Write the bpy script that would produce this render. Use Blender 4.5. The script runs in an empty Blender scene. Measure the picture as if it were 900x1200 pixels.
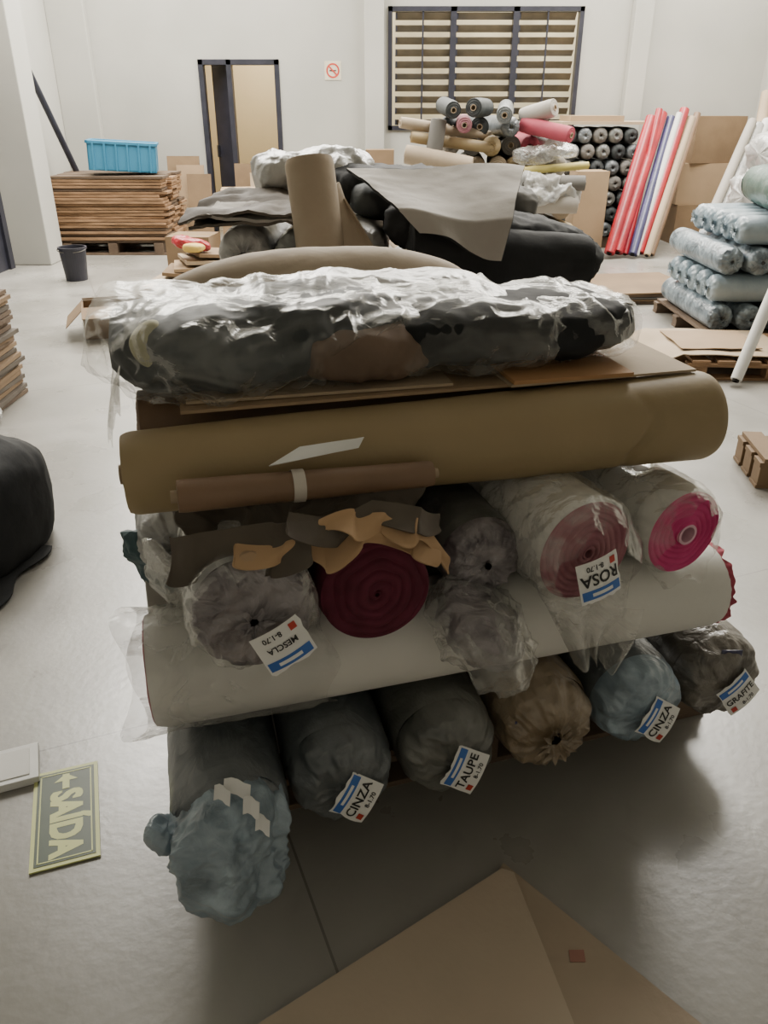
import bpy, math, random
from mathutils import Vector as V, Matrix, noise
random.seed(7)
S=bpy.context.scene
Z=V((0,0,1))
PI=math.pi
# ---------------------------------------------------------------- materials
MC={}
def M(name,c1,c2=None,rough=.6,sc=8,bump=.15,bsc=30,bd=.01,coat=0,metal=0,spec=.5,lo=.35,hi=.65,dist=0.,emit=0,stretch=(1,1,1),bstretch=None):
    if name in MC: return MC[name]
    m=bpy.data.materials.new(name); m.use_nodes=True
    nt=m.node_tree; N=nt.nodes; L=nt.links
    p=N['Principled BSDF']; out=N['Material Output']
    if c2 is None: c2=tuple(min(1,x*.82) for x in c1)
    tc=N.new('ShaderNodeTexCoord'); mp=N.new('ShaderNodeMapping'); mp.inputs['Scale'].default_value=stretch
    L.new(tc.outputs['Object'],mp.inputs['Vector'])
    n=N.new('ShaderNodeTexNoise'); n.inputs['Scale'].default_value=sc; n.inputs['Detail'].default_value=6; n.inputs['Distortion'].default_value=dist
    L.new(mp.outputs[0],n.inputs['Vector'])
    r=N.new('ShaderNodeValToRGB'); r.color_ramp.elements[0].position=lo; r.color_ramp.elements[1].position=hi
    r.color_ramp.elements[0].color=(*c1,1); r.color_ramp.elements[1].color=(*c2,1)
    L.new(n.outputs['Fac'],r.inputs['Fac']); L.new(r.outputs['Color'],p.inputs['Base Color'])
    p.inputs['Roughness'].default_value=rough; p.inputs['Metallic'].default_value=metal
    p.inputs['Specular IOR Level'].default_value=spec
    p.inputs['Coat Weight'].default_value=coat; p.inputs['Coat Roughness'].default_value=.25
    if bump:
        b=N.new('ShaderNodeBump'); b.inputs['Strength'].default_value=bump; b.inputs['Distance'].default_value=bd
        n2=N.new('ShaderNodeTexNoise'); n2.inputs['Scale'].default_value=bsc; n2.inputs['Detail'].default_value=5; n2.inputs['Distortion'].default_value=dist
        m2=N.new('ShaderNodeMapping'); m2.inputs['Scale'].default_value=bstretch or (1,1,1)
        L.new(tc.outputs['Object'],m2.inputs['Vector']); L.new(m2.outputs[0],n2.inputs['Vector'])
        L.new(n2.outputs['Fac'],b.inputs['Height']); L.new(b.outputs[0],p.inputs['Normal']); 
        if coat: L.new(b.outputs[0],p.inputs['Coat Normal'])
    MC[name]=m; return m
def film(name,base=.03,highlight=.4,gl=.03,fr=.38,sc=7,col=(.66,.655,.62),width=14,stretch=(1,1,1),bs=.7,bd=.018,rg=.24):
    m=bpy.data.materials.new(name); m.use_nodes=True
    nt=m.node_tree; N=nt.nodes; L=nt.links; p=N['Principled BSDF']; out=N['Material Output']
    p.inputs['Base Color'].default_value=(*col,1);p.inputs['Roughness'].default_value=.4
    tc=N.new('ShaderNodeTexCoord');mp=N.new('ShaderNodeMapping');mp.inputs['Scale'].default_value=stretch;L.new(tc.outputs['Object'],mp.inputs['Vector'])
    def nz(s,d,k):
        n=N.new('ShaderNodeTexNoise');n.inputs['Scale'].default_value=s;n.inputs['Detail'].default_value=d;n.inputs['Distortion'].default_value=k;L.new(mp.outputs[0],n.inputs['Vector']);return n
    n1=nz(sc,5,1.5);n2=nz(sc*1.9,4,1.0)
    b=N.new('ShaderNodeBump');b.inputs['Strength'].default_value=bs;b.inputs['Distance'].default_value=bd;L.new(n2.outputs['Fac'],b.inputs['Height'])
    L.new(b.outputs[0],p.inputs['Normal'])
    def math_(op,a,bv,clamp=False):
        x=N.new('ShaderNodeMath');x.operation=op;x.use_clamp=clamp
        if hasattr(a,'links'):L.new(a,x.inputs[0])
        else:x.inputs[0].default_value=a
        if hasattr(bv,'links'):L.new(bv,x.inputs[1])
        else:x.inputs[1].default_value=bv
        return x.outputs[0]
    d=math_('ABSOLUTE',math_('SUBTRACT',n1.outputs['Fac'],.5),0)
    rdg=math_('SUBTRACT',1.,math_('MULTIPLY',d,width),True)
    big=nz(sc*.5,2,.5); bg_=math_('MULTIPLY',math_('SUBTRACT',big.outputs['Fac'],.38),3.2,True)
    fac=math_('ADD',math_('MULTIPLY',math_('MULTIPLY',rdg,bg_),highlight),base,True)  # crease highlights painted into the film as whitish streaks
    g=N.new('ShaderNodeBsdfGlossy');g.inputs['Roughness'].default_value=rg;g.inputs['Color'].default_value=(.85,.85,.82,1);L.new(b.outputs[0],g.inputs['Normal'])
    t=N.new('ShaderNodeBsdfTransparent');mx=N.new('ShaderNodeMixShader');lw=N.new('ShaderNodeLayerWeight');lw.inputs[0].default_value=.2;L.new(b.outputs[0],lw.inputs['Normal'])
    gf=math_('ADD',math_('MULTIPLY',lw.outputs['Fresnel'],fr),gl,True)
    L.new(gf,mx.inputs[0]);L.new(t.outputs[0],mx.inputs[1]);L.new(g.outputs[0],mx.inputs[2])
    m2=N.new('ShaderNodeMixShader');L.new(fac,m2.inputs[0]);L.new(mx.outputs[0],m2.inputs[1]);L.new(p.outputs[0],m2.inputs[2]);L.new(m2.outputs[0],out.inputs['Surface'])
    return m

wallm=M('painted_plaster',(.47,.46,.42),(.37,.365,.33),rough=.8,sc=.8,bump=.05,lo=.3,hi=.72)
ceilm=M('ceiling_paint',(.5,.5,.48),(.42,.42,.40),rough=.9,sc=1)
roomm=M('beige_room_paint',(.66,.54,.33),(.60,.48,.29),rough=.8,sc=1)
black=M('black_metal',(.014,.015,.024),(.022,.022,.034),rough=.45)
slatm=M('louvre_slat',(.11,.095,.065),(.20,.165,.11),rough=.4,sc=3)
kraft=M('kraft_cardboard',(.36,.25,.15),(.30,.21,.125),rough=.8,sc=3,bump=.1,bsc=60)
kraft_l=M('kraft_light',(.44,.34,.23),(.37,.285,.19),rough=.8,sc=2.5,bump=.1,bsc=50)
kraft_f=M('kraft_faded',(.50,.41,.31),(.43,.35,.265),rough=.8,sc=2.5,bump=.1,bsc=50)
kraft_g=M('kraft_greyed',(.40,.32,.235),(.34,.27,.20),rough=.8,sc=2.5,bump=.1,bsc=50)
kraft_d=M('kraft_dark',(.22,.145,.08),(.17,.11,.06),rough=.8,sc=3)
orange=M('cardboard_orange',(.42,.23,.10),(.36,.19,.08),rough=.7)
wood=M('raw_wood',(.34,.20,.105),(.19,.11,.055),rough=.75,sc=5,stretch=(1,6,6))
woodd=M('old_wood',(.14,.095,.06),(.09,.06,.04),rough=.8,sc=5)
greyw=M('grey_wrapped',(.075,.088,.095),(.16,.175,.185),rough=.42,sc=7,bump=.5,bsc=14,bd=.02,coat=.6,dist=.8)
greyw2=M('grey_wrapped_warm',(.085,.090,.082),(.17,.172,.158),rough=.42,sc=7,bump=.5,bsc=14,bd=.02,coat=.6,dist=.8)
bagblue=M('bluish_bag',(.12,.165,.20),(.33,.42,.49),rough=.32,sc=7,bump=.6,bsc=11,bd=.022,coat=.7,dist=1.3)
steelbag=M('pale_steel_bag',(.07,.095,.115),(.26,.32,.36),rough=.35,sc=9,bump=.6,bsc=14,bd=.02,coat=.4,dist=1.3)
bagbrown=M('brown_bag',(.19,.14,.085),(.32,.255,.18),rough=.35,sc=6,bump=.6,bsc=14,bd=.02,coat=.7,dist=1.)
bagdark=M('dark_bag',(.06,.052,.042),(.16,.145,.12),rough=.35,sc=8,bump=.7,bsc=16,bd=.02,coat=.7,dist=1.)
bagdkend=M('grey_plastic_end',(.10,.085,.092),(.28,.255,.26),rough=.32,sc=9,bump=.8,bsc=13,bd=.022,coat=.6,dist=1.5)
whitef=M('white_fabric',(.70,.69,.65),(.63,.62,.58),rough=.65,sc=3,bump=.1,bsc=20)
whitep=M('white_plastic',(.48,.47,.44),(.30,.30,.295),rough=.35,sc=6,bump=.6,bsc=12,bd=.02,coat=.4,dist=1.2)
clear=film('clear_film')
clear_top=film('clear_film_heavy',base=.05,highlight=.26,gl=.012,fr=.20,sc=4.2,width=11,stretch=(1,1.8,1.8),bs=.5,bd=.02,rg=.30)
clear2=film('milky_film',base=.25,highlight=.4,sc=8)
maroon=M('maroon_cloth',(.085,.008,.022),(.12,.013,.034),rough=.85,sc=20,bump=.2,bsc=60)
rosa=M('dusty_rose_cloth',(.27,.10,.125),(.34,.15,.17),rough=.8,sc=14,bump=.2,bsc=60)
magenta=M('magenta_cloth',(.50,.03,.15),(.58,.05,.20),rough=.8,sc=14,bump=.2,bsc=60)
pinkred=M('pinkred_cloth',(.40,.06,.09),(.33,.05,.08),rough=.8)
tan=M('tan_vinyl',(.34,.255,.135),(.28,.21,.11),rough=.6,sc=2.5,bump=.12,bsc=25)
brownv=M('brown_vinyl',(.22,.135,.08),(.17,.105,.062),rough=.55,sc=4,bump=.15,bsc=20)
dkbrown=M('dark_taupe_cloth',(.08,.063,.047),(.11,.09,.068),rough=.75,sc=6,bump=.2,bsc=25)
peach=M('peach_backing',(.50,.32,.175),(.42,.27,.15),rough=.8,sc=5)
blackc=M('black_cloth',(.009,.010,.011),(.020,.021,.022),rough=.8,sc=5,bump=.2,bsc=30,spec=.3)
slatec=M('slate_cloth',(.016,.020,.022),(.040,.047,.048),rough=.65,sc=5,bump=.3,bsc=20)
olive=M('olive_cream_cloth',(.40,.38,.25),(.33,.32,.20),rough=.8)
brownc=M('brown_cloth',(.13,.088,.062),(.17,.115,.08),rough=.8)
greyc=M('light_grey_cloth',(.38,.35,.31),(.32,.295,.26),rough=.8,sc=3)
midgrey=M('mid_grey_cloth',(.16,.15,.135),(.12,.115,.105),rough=.8,sc=4)
beige=M('beige_cloth',(.40,.32,.23),(.34,.27,.19),rough=.8,sc=4)
teal=M('teal_cloth',(.03,.07,.08),(.06,.11,.12),rough=.6,bump=.5,bsc=15,bd=.02)
green=M('dark_green_cloth',(.025,.075,.055),(.06,.12,.095),rough=.5,bump=.6,bsc=12,bd=.02,coat=.3)
ltblue=M('pale_blue_wrap',(.22,.29,.34),(.32,.39,.43),rough=.4,sc=5,bump=.4,bsc=12,bd=.02,coat=.3)
bluecrate=M('blue_plastic',(.03,.18,.31),(.04,.21,.35),rough=.45,sc=3)
red=M('red_wrap',(.40,.010,.02),(.27,.008,.02),rough=.4,coat=.3,sc=5)
navy=M('navy_wrap',(.04,.04,.13),(.03,.03,.08),rough=.4,coat=.4)
paper=M('label_paper',(.80,.80,.77),(.74,.74,.72),rough=.6,bump=.02)
blueink=M('blue_ink',(.03,.12,.42),(.04,.14,.46),rough=.5,bump=0)
ink=M('black_ink',(.015,.015,.015),(.02,.02,.02),rough=.6,bump=0)
signg=M('sign_green',(.05,.08,.05),(.065,.095,.06),rough=.4,bump=0,sc=10)
signy=M('sign_glow_yellow',(.66,.70,.28),(.60,.63,.25),rough=.4,bump=0)
redink=M('red_ink',(.55,.05,.03),rough=.5,bump=0)
coret=M('cardboard_core',(.40,.31,.21),rough=.8)
darkhole=M('core_shade',(.02,.015,.012),rough=.9)  # near-black colour paints the shade inside hollow cores

# floor: polished concrete with saw-cut joints
fm=bpy.data.materials.new('polished_concrete'); fm.use_nodes=True
nt=fm.node_tree;N=nt.nodes;L=nt.links;p=N['Principled BSDF']
tc=N.new('ShaderNodeTexCoord')
def noi(sc,d=6,dist=0):
    n=N.new('ShaderNodeTexNoise'); n.inputs['Scale'].default_value=sc;n.inputs['Detail'].default_value=d;n.inputs['Distortion'].default_value=dist
    L.new(tc.outputs['Object'],n.inputs['Vector']);return n
n=noi(1.6,9,.6); r=N.new('ShaderNodeValToRGB'); r.color_ramp.elements[0].position=.3;r.color_ramp.elements[1].position=.7
r.color_ramp.elements[0].color=(.22,.21,.185,1); r.color_ramp.elements[1].color=(.35,.335,.305,1); L.new(n.outputs['Fac'],r.inputs['Fac'])
# worn stains
ns=noi(4.5,8,1.0); rs=N.new('ShaderNodeMapRange'); rs.inputs[1].default_value=.60; rs.inputs[2].default_value=.74; rs.inputs[3].default_value=0; rs.inputs[4].default_value=.35; L.new(ns.outputs['Fac'],rs.inputs[0])
ms=N.new('ShaderNodeMixRGB');L.new(rs.outputs[0],ms.inputs[0]);L.new(r.outputs[0],ms.inputs[1]);ms.inputs[2].default_value=(.15,.14,.12,1)
def joint(nx,ny,off,per):
    d=N.new('ShaderNodeVectorMath');d.operation='DOT_PRODUCT';d.inputs[1].default_value=(nx,ny,0);L.new(tc.outputs['Object'],d.inputs[0])
    a=N.new('ShaderNodeMath');a.operation='SUBTRACT';L.new(d.outputs['Value'],a.inputs[0]);a.inputs[1].default_value=off
    b=N.new('ShaderNodeMath');b.operation='PINGPONG';L.new(a.outputs[0],b.inputs[0]);b.inputs[1].default_value=per/2
    c=N.new('ShaderNodeMath');c.operation='LESS_THAN';L.new(b.outputs[0],c.inputs[0]);c.inputs[1].default_value=.0028
    return c
j1=joint(-.371,.928,1.787,3.2); j2=joint(.928,.371,.276,3.2)
mxx=N.new('ShaderNodeMath');mxx.operation='MAXIMUM';L.new(j1.outputs[0],mxx.inputs[0]);L.new(j2.outputs[0],mxx.inputs[1])
mc=N.new('ShaderNodeMixRGB');L.new(mxx.outputs[0],mc.inputs[0]);L.new(ms.outputs[0],mc.inputs[1]);mc.inputs[2].default_value=(.16,.15,.135,1)
L.new(mc.outputs[0],p.inputs['Base Color'])
n2=noi(3,8,.3);mr=N.new('ShaderNodeMapRange');mr.inputs[3].default_value=.18;mr.inputs[4].default_value=.42;L.new(n2.outputs['Fac'],mr.inputs[0]);L.new(mr.outputs[0],p.inputs['Roughness'])
p.inputs['Specular IOR Level'].default_value=1.0
n3=noi(40,4);bb=N.new('ShaderNodeBump');bb.inputs['Strength'].default_value=.06;bb.inputs['Distance'].default_value=.01;L.new(n3.outputs['Fac'],bb.inputs['Height']);L.new(bb.outputs[0],p.inputs['Normal'])

# ---------------------------------------------------------------- builder
class B:
    def __init__(s): s.v=[];s.f=[];s.m=[];s.sm=[];s.mats=[]
    def mi(s,m):
        if m not in s.mats: s.mats.append(m)
        return s.mats.index(m)
    def add(s,vs,fs,m,smooth=False):
        o=len(s.v); s.v+= [V(x) for x in vs]; k=s.mi(m)
        for f in fs: s.f.append([o+i for i in f]); s.m.append(k); s.sm.append(smooth)
    def surf(s,f,nu,nv,m,closev=True,smooth=True,flip=False):
        vs=[];nn=nv if closev else nv+1
        for i in range(nu+1):
            for j in range(nn): vs.append(f(i/nu,j/nv))
        fs=[]
        for i in range(nu):
            for j in range(nv):
                a=i*nn+j;b=i*nn+(j+1)%nn;c=(i+1)*nn+(j+1)%nn;d=(i+1)*nn+j
                fs.append((a,d,c,b) if flip else (a,b,c,d))
        s.add(vs,fs,m,smooth)
    def box(s,c,sz,m,rot=None):
        R=rot if rot is not None else Matrix.Identity(3); c=V(c)
        vs=[c+R@V((x*sz[0]/2,y*sz[1]/2,z*sz[2]/2)) for x in(-1,1) for y in(-1,1) for z in(-1,1)]
        s.add(vs,[(0,1,3,2),(4,6,7,5),(0,4,5,1),(2,3,7,6),(0,2,6,4),(1,5,7,3)],m)
    def bx(s,x0,x1,y0,y1,z0,z1,m): s.box(((x0+x1)/2,(y0+y1)/2,(z0+z1)/2),(x1-x0,y1-y0,z1-z0),m)
    def build(s,name,bevel=0,origin=None):
        me=bpy.data.meshes.new(name)
        lo=V((min(v.x for v in s.v),min(v.y for v in s.v),min(v.z for v in s.v)));hi=V((max(v.x for v in s.v),max(v.y for v in s.v),max(v.z for v in s.v)))
        c=(lo+hi)/2; c.z=lo.z
        if origin is not None: c=V(origin)
        me.from_pydata([v-c for v in s.v],[],s.f); 
        for m in s.mats: me.materials.append(m)
        for i,pl in enumerate(me.polygons): pl.material_index=s.m[i]; pl.use_smooth=s.sm[i]
        me.update(); o=bpy.data.objects.new(name,me); o.location=c; S.collection.objects.link(o)
        if bevel:
            b=o.modifiers.new('bevel','BEVEL'); b.width=bevel; b.segments=2; b.limit_method='ANGLE'; b.angle_limit=math.radians(50)
        return o
def rz(deg): return Matrix.Rotation(math.radians(deg),3,'Z')
def frame(d):
    d=d.normalized(); s=d.cross(Z)
    if s.length<1e-3: s=V((1,0,0))
    s.normalize(); return d,s,s.cross(d).normalized()
def n3_(p,sc,seed=0): return noise.noise(p*sc+V((seed*3.7,seed*1.3,seed*2.1)))
def crump(p,sc,seed=0):
    q=p*sc+V((seed*3.7,seed*1.3,seed*2.1))
    q=q+.35*V((noise.noise(q*.7),noise.noise(q*.7+V((5,5,5))),noise.noise(q*.7+V((9,1,4)))))
    return .38-(abs(noise.noise(q))+.5*abs(noise.noise(q*2.1))+.25*abs(noise.noise(q*4.3)))
def rollbody(b,p0,p1,r,m,r1=None,amp=.01,sc=6,cr=0,crs=9,seed=0,nu=36,nt=56,flat=.0,sag=0):
    p0=V(p0);p1=V(p1);d,s,u=frame(p1-p0);Ln=(p1-p0).length; r1=r1 or r
    def f(a,t):
        th=2*PI*t;rr=r+(r1-r)*a
        e=min(a,1-a)*Ln/ (r*.12); 
        if e<1: rr*=1-.05*(1-e)**2
        c=p0+d*(a*Ln)-Z*(sag*4*a*(1-a))
        w=c+rr*(math.cos(th)*s+math.sin(th)*u)
        k=1+amp*n3_(w,sc,seed)+ (cr*crump(w,crs,seed) if cr else 0)
        y=math.sin(th); 
        if y<0: y*=1-flat
        return c+rr*k*(math.cos(th)*s+y*u)
    b.surf(f,nu,nt,m)
def spiral(b,p,d,r,m,core=.13,turns=9,amp=.006,seed=0,bulge=.01,corem=None,nr=54,nt=64,hole=True):
    p=V(p);d,s,u=frame(d)
    r=r*.955
    def f(a,t):
        th=2*PI*t;rho=1-a*(1-core);ph=rho*turns-t+.35*n3_(V((math.cos(th)*rho,math.sin(th)*rho,0)),2.5,seed)
        x=ph%1.0; h=amp*(4*x*(1-x))**.6-amp*.6*(1 if a>0 else 0)+bulge*(1-rho*rho)*(.6+.8*n3_(V((math.cos(th)*rho,math.sin(th)*rho,0)),1.7,seed+3))
        if a==0:h=0
        return p+d*h+r*rho*(math.cos(th)*s+math.sin(th)*u)
    b.surf(f,nr,nt,m,flip=True)
    cm=corem or coret
    def g(a,t):
        th=2*PI*t; prof=[(1,.0),(1,.012),(.75,.012),(.75,-.05),(0.01,-.05)]
        k=int(round(a*4));q=prof[k];return p+d*q[1]+r*core*q[0]*(math.cos(th)*s+math.sin(th)*u)
    b.surf(g,4,32,cm,flip=True,smooth=False)
def bagend(b,p,d,r,m,length=None,pleats=13,amp=.12,seed=0,tuft=.35,nu=26,nt=110,droop=0,close=.07,pw=.62):
    p=V(p);d,s,u=frame(d);length=length or r*.55;r=r*.96
    def f(a,t):
        th=2*PI*t
        if a<.78:
            q=a/.78;ph=q*PI/2;rho=close+(1-close)*math.cos(ph)**pw;ax=length*math.sin(ph)
            pl=amp*q*(1-.3*q)
        else:
            q=(a-.78)/.22;rho=close+tuft*q;ax=length+ r*tuft*.9*q*(1-.3*q);pl=.28*q+.07
        ww=V((math.cos(th)*rho,math.sin(th)*rho,a))
        w=pleats*th+2.4*n3_(ww,1.5,seed)
        rho*=1+pl*math.sin(w)+.5*pl*math.sin(round(2.3*pleats)*th+seed)*(1 if a<.78 else .6)
        ax+=r*.13*crump(ww,2.4,seed)*min(1,a*3)
        return p+d*ax+r*rho*(math.cos(th)*s+math.sin(th)*u)-Z*droop*a*a
    b.surf(f,nu,nt,m,flip=True)
def pillow(b,c,ax,hl,hw,hh,m,amp=.15,sc=5,seed=0,pe=3,ce=2.6,nu=70,nt=70,cr=.25,crs=6,low=None,shear=0):
    c=V(c);d,s,u=frame(V(ax))
    def f(a,t):
        x=-1+2*a; x=math.copysign(abs(x)**.8,x); th=2*PI*t
        k=max(0,(1-abs(x)**pe))**(1/pe)
        cy=math.copysign(abs(math.cos(th))**(2/ce),math.cos(th));sy=math.copysign(abs(math.sin(th))**(2/ce),math.sin(th))
        w=c+d*(x*hl)+s*(cy*hw*k)+u*(sy*hh*k)
        q=amp*n3_(w,sc,seed)+cr*crump(w,crs,seed)
        w=c+d*(x*hl*(1+.3*q))+s*(cy*hw*k*(1+q*.7))+u*(sy*hh*k*(1+q)+shear*x)
        if low is not None and w.z<low: w.z=low
        return w
    b.surf(f,nu,nt,m)
def sheet(b,f,nu,nv,th,mt,mb=None):
    mb=mb or mt;n=nv+1;P=[[f(i/nu,j/nv) for j in range(n)] for i in range(nu+1)]
    top=[];bot=[]
    for i in range(nu+1):
        for j in range(n):
            a=P[min(i+1,nu)][j]-P[max(i-1,0)][j];c=P[i][min(j+1,nv)]-P[i][max(j-1,0)]
            nn=a.cross(c); nn=nn.normalized() if nn.length>0 else Z
            top.append(P[i][j]+nn*th/2);bot.append(P[i][j]-nn*th/2)
    fs=[(i*n+j,(i+1)*n+j,(i+1)*n+j+1,i*n+j+1) for i in range(nu) for j in range(nv)]
    b.add(top,fs,mt,True); b.add(bot,[x[::-1] for x in fs],mb,True)
    ed=[i*n for i in range(nu+1)]+[nu*n+j for j in range(1,n)]+[i*n+nv for i in range(nu-1,-1,-1)]+[j for j in range(nv-1,0,-1)]
    vs=[top[k] for k in ed]+[bot[k] for k in ed];k=len(ed)
    b.add(vs,[(i,(i+1)%k,k+(i+1)%k,k+i) for i in range(k)],mb,True)
def bil(c00,c10,c11,c01):
    c00,c10,c11,c01=map(V,(c00,c10,c11,c01))
    return lambda a,t:(c00*(1-a)+c10*a)*(1-t)+(c01*(1-a)+c11*a)*t
def textgeo(s,size):
    cu=bpy.data.curves.new('t','FONT');cu.body=s;cu.size=size;cu.align_x='CENTER';cu.align_y='CENTER';cu.offset=size*.02;cu.resolution_u=3
    o=bpy.data.objects.new('t',cu);S.collection.objects.link(o);bpy.context.view_layer.update()
    me=o.evaluated_get(bpy.context.evaluated_depsgraph_get()).to_mesh()
    r=([v.co.copy() for v in me.vertices],[list(q.vertices) for q in me.polygons])
    bpy.data.objects.remove(o);bpy.data.curves.remove(cu);return r
def tag(b,c,n,up,w,h,txt,rot=0,size=None):
    c=V(c);n=V(n).normalized();r=V(up).cross(n).normalized();u=n.cross(r)
    R=Matrix.Rotation(math.radians(rot),3,n);r=R@r;u=R@u
    def q(x,y,o=0): 
        bend=.008*math.cos(x/w*3)
        return c+r*x+u*y+n*(o+bend)
    def edge(a,t):
        x=(a-.5)*w;y=(t-.5)*h
        if t>.5:y+=.10*h*n3_(V((a*6,0,len(txt))),1,rot)
        if a<.5:x+=.07*w*n3_(V((0,t*5,len(txt))),1,rot+2)*(1-2*a)
        return q(x,y)
    sheet(b,edge,14,6,.0012,paper)
    sheet(b,lambda a,t:q((a-.5)*w*.92,(.20+.22*t)*h,.0014),10,2,.0008,blueink)
    sheet(b,lambda a,t:q((a-.5)*w*.5,(.27+.08*t)*h,.0024),6,1,.0004,paper)
    vs,fs=textgeo(txt,size or h*.42);b.add([q(v.x,v.y-h*.06,.0022) for v in vs],fs,ink)
    vs,fs=textgeo('8-1.70',h*.18);b.add([q(v.x+.1*w,v.y-h*.34,.0022) for v in vs],fs,ink)
    sheet(b,lambda a,t:q((-.42+.14*a)*w,(-.42+.16*t)*h,.0022),2,2,.0006,redink)
def pallet(name,c,w,d,yaw,h=.12,m=wood,slats=7):
    b=B();R=rz(yaw);c=V(c)
    for i in range(slats):
        x=-w/2+ (i+.5)*w/slats; b.box(c+R@V((x,0,h-.009)),(w/slats*.72,d,.018),m,R)
    for y in(-d/2+.045,0,d/2-.045):
        b.box(c+R@V((0,y,h-.029)),(w,.09,.02),m,R)
        for x in(-w/2+.06,0,w/2-.06): b.box(c+R@V((x,y,h/2-.012)),(.11,.09,h-.055),m,R)
        b.box(c+R@V((0,y,.008)),(w,.09,.016),m,R)
    return b.build(name,.002)

# ---------------------------------------------------------------- room
XL,XR,YB,YF,H=-3.95,4.6,11.0,-3.5,5.0
b=B();b.bx(XL-.2,XR+.2,YF,YB+.2,-.1,0,fm);b.build('floor',origin=(0,0,0))
b=B()
dx0,dx1,dz=-2.25,-1.27,2.02; wx0,wx1,wz0,wz1=.05,2.36,1.25,2.56
for x0,x1,z0,z1 in((XL-.2,dx0,0,H),(dx0,dx1,dz,H),(dx1,wx0,0,H),(wx0,wx1,0,wz0),(wx0,wx1,wz1,H),(wx1,XR+.2,0,H)): b.bx(x0,x1,YB,YB+.2,z0,z1,wallm)
b.build('wall_back')
b=B();b.bx(XL-.2,XL,YF,YB,0,H,wallm);b.build('wall_left')
b=B();b.bx(XR,XR+.2,YF,YB,0,H,wallm);b.build('wall_right')
b=B();b.bx(XL-.2,XR+.2,YF-.2,YF,0,H,wallm);b.build('wall_front')
b=B()
hy0,hy1=4.5,10.0
b.bx(XL-.2,XR+.2,YF,hy0,H,H+.15,ceilm);b.bx(XL-.2,XR+.2,hy1,YB+.2,H,H+.15,ceilm)
for x0,x1 in((XL-.2,-3.2),(-1.4,2.0),(3.8,XR+.2)): b.bx(x0,x1,hy0,hy1,H,H+.15,ceilm)
b.build('ceiling')
for nm,x0,x1,y0,y1 in(('column',-3.95,-3.55,8.75,9.15),('pilaster',-3.95,-3.5,10.88,11),('pilaster',-.23,.0,10.86,11),('pilaster',2.92,3.14,10.84,11)):
    b=B();b.bx(x0,x1,y0,y1,0,H,wallm);b.build(nm,.01)
b=B();b.bx(-3.2,-.2,13.2,13.3,0,2.8,roomm);b.bx(-3.3,-3.2,11.2,13.3,0,2.8,roomm);b.bx(-.2,-.1,11.2,13.3,0,2.8,roomm);b.bx(-3.3,-.1,11.2,13.3,2.8,2.9,roomm);b.bx(-3.3,-.1,11.2,13.3,-.1,0,fm);b.build('wall_back_room')
b=B()
for x in(dx0+.03,dx1-.03,-1.88): b.bx(x-.03,x+.03,YB-.02,YB+.12,0,dz,black)
b.bx(dx0,dx1,YB-.02,YB+.12,dz-.06,dz,black)
R=rz(-38);c=V((-1.9,YB+.12,0));b.box(c+R@V((-.15,0,1.0)),(.30,.035,1.95),black,R)
b.box(c+R@V((-.26,-.04,1.0)),(.02,.05,.14),M('steel',(.4,.4,.4),rough=.3,metal=1),R)
b.build('door_1',.003)
b=B();b.bx(-3.94,-3.90,6.9,8.6,0,2.05,black);b.bx(-3.9,-3.87,6.95,7.0,0,2.05,black);b.bx(-3.9,-3.87,8.5,8.6,0,2.05,black);b.bx(-3.9,-3.87,6.95,8.6,2.0,2.05,black);b.build('door_2')
b=B()
W=wx1-wx0
for x in(wx0+.025,wx1-.025): b.bx(x-.025,x+.025,YB-.03,YB+.1,wz0,wz1,black)
for z in(wz0+.025,wz1-.025): b.bx(wx0,wx1,YB-.03,YB+.1,z-.025,z+.025,black)
xs=[wx0+.05,wx0+W*.335,wx0+W*.655,wx1-.05]
for x in xs[1:3]: b.bx(x-.035,x+.035,YB-.03,YB+.1,wz0,wz1,black)
for k in range(3):
    x0=xs[k]+.035;x1=xs[k+1]-.035;xm=(x0+x1)/2
    for i in range(10):
        z=wz0+.09+i*(wz1-wz0-.16)/9.2
        b.box((xm,YB+.04,z),(x1-x0,.10,.008),slatm,Matrix.Rotation(math.radians(-45+(7 if (i*3+k)%4==0 else 0)),3,'X'))
        b.bx(x0,x0+.02,YB,YB+.03,z-.03,z+.03,black);
    b.bx(xm-.010,xm+.010,YB-.02,YB+.0,wz0,wz1,black) if k!=1 else None
b.build('window_1')
b=B();b.bx(-1.5,5.5,14.2,14.3,-1,4.5,M('neighbour_wall',(.78,.70,.48),(.50,.44,.30),rough=.9,sc=1.2));b.build('wall_exterior')
b=B();cx,cz=-.62,1.90
b.bx(cx-.1,cx+.1,YB-.006,YB,cz-.1,cz+.1,M('cream_sticker',(.66,.60,.46),bump=0))
b.surf(lambda a,t:V((cx+(.062+.018*a)*math.cos(2*PI*t),YB-.009,cz+(.062+.018*a)*math.sin(2*PI*t))),1,32,redink)
b.box((cx,YB-.009,cz),(.14,.002,.016),redink,Matrix.Rotation(.78,3,'Y'));b.box((cx,YB-.008,cz),(.08,.002,.014),ink)
b.build('no_smoking_sign')

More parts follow.
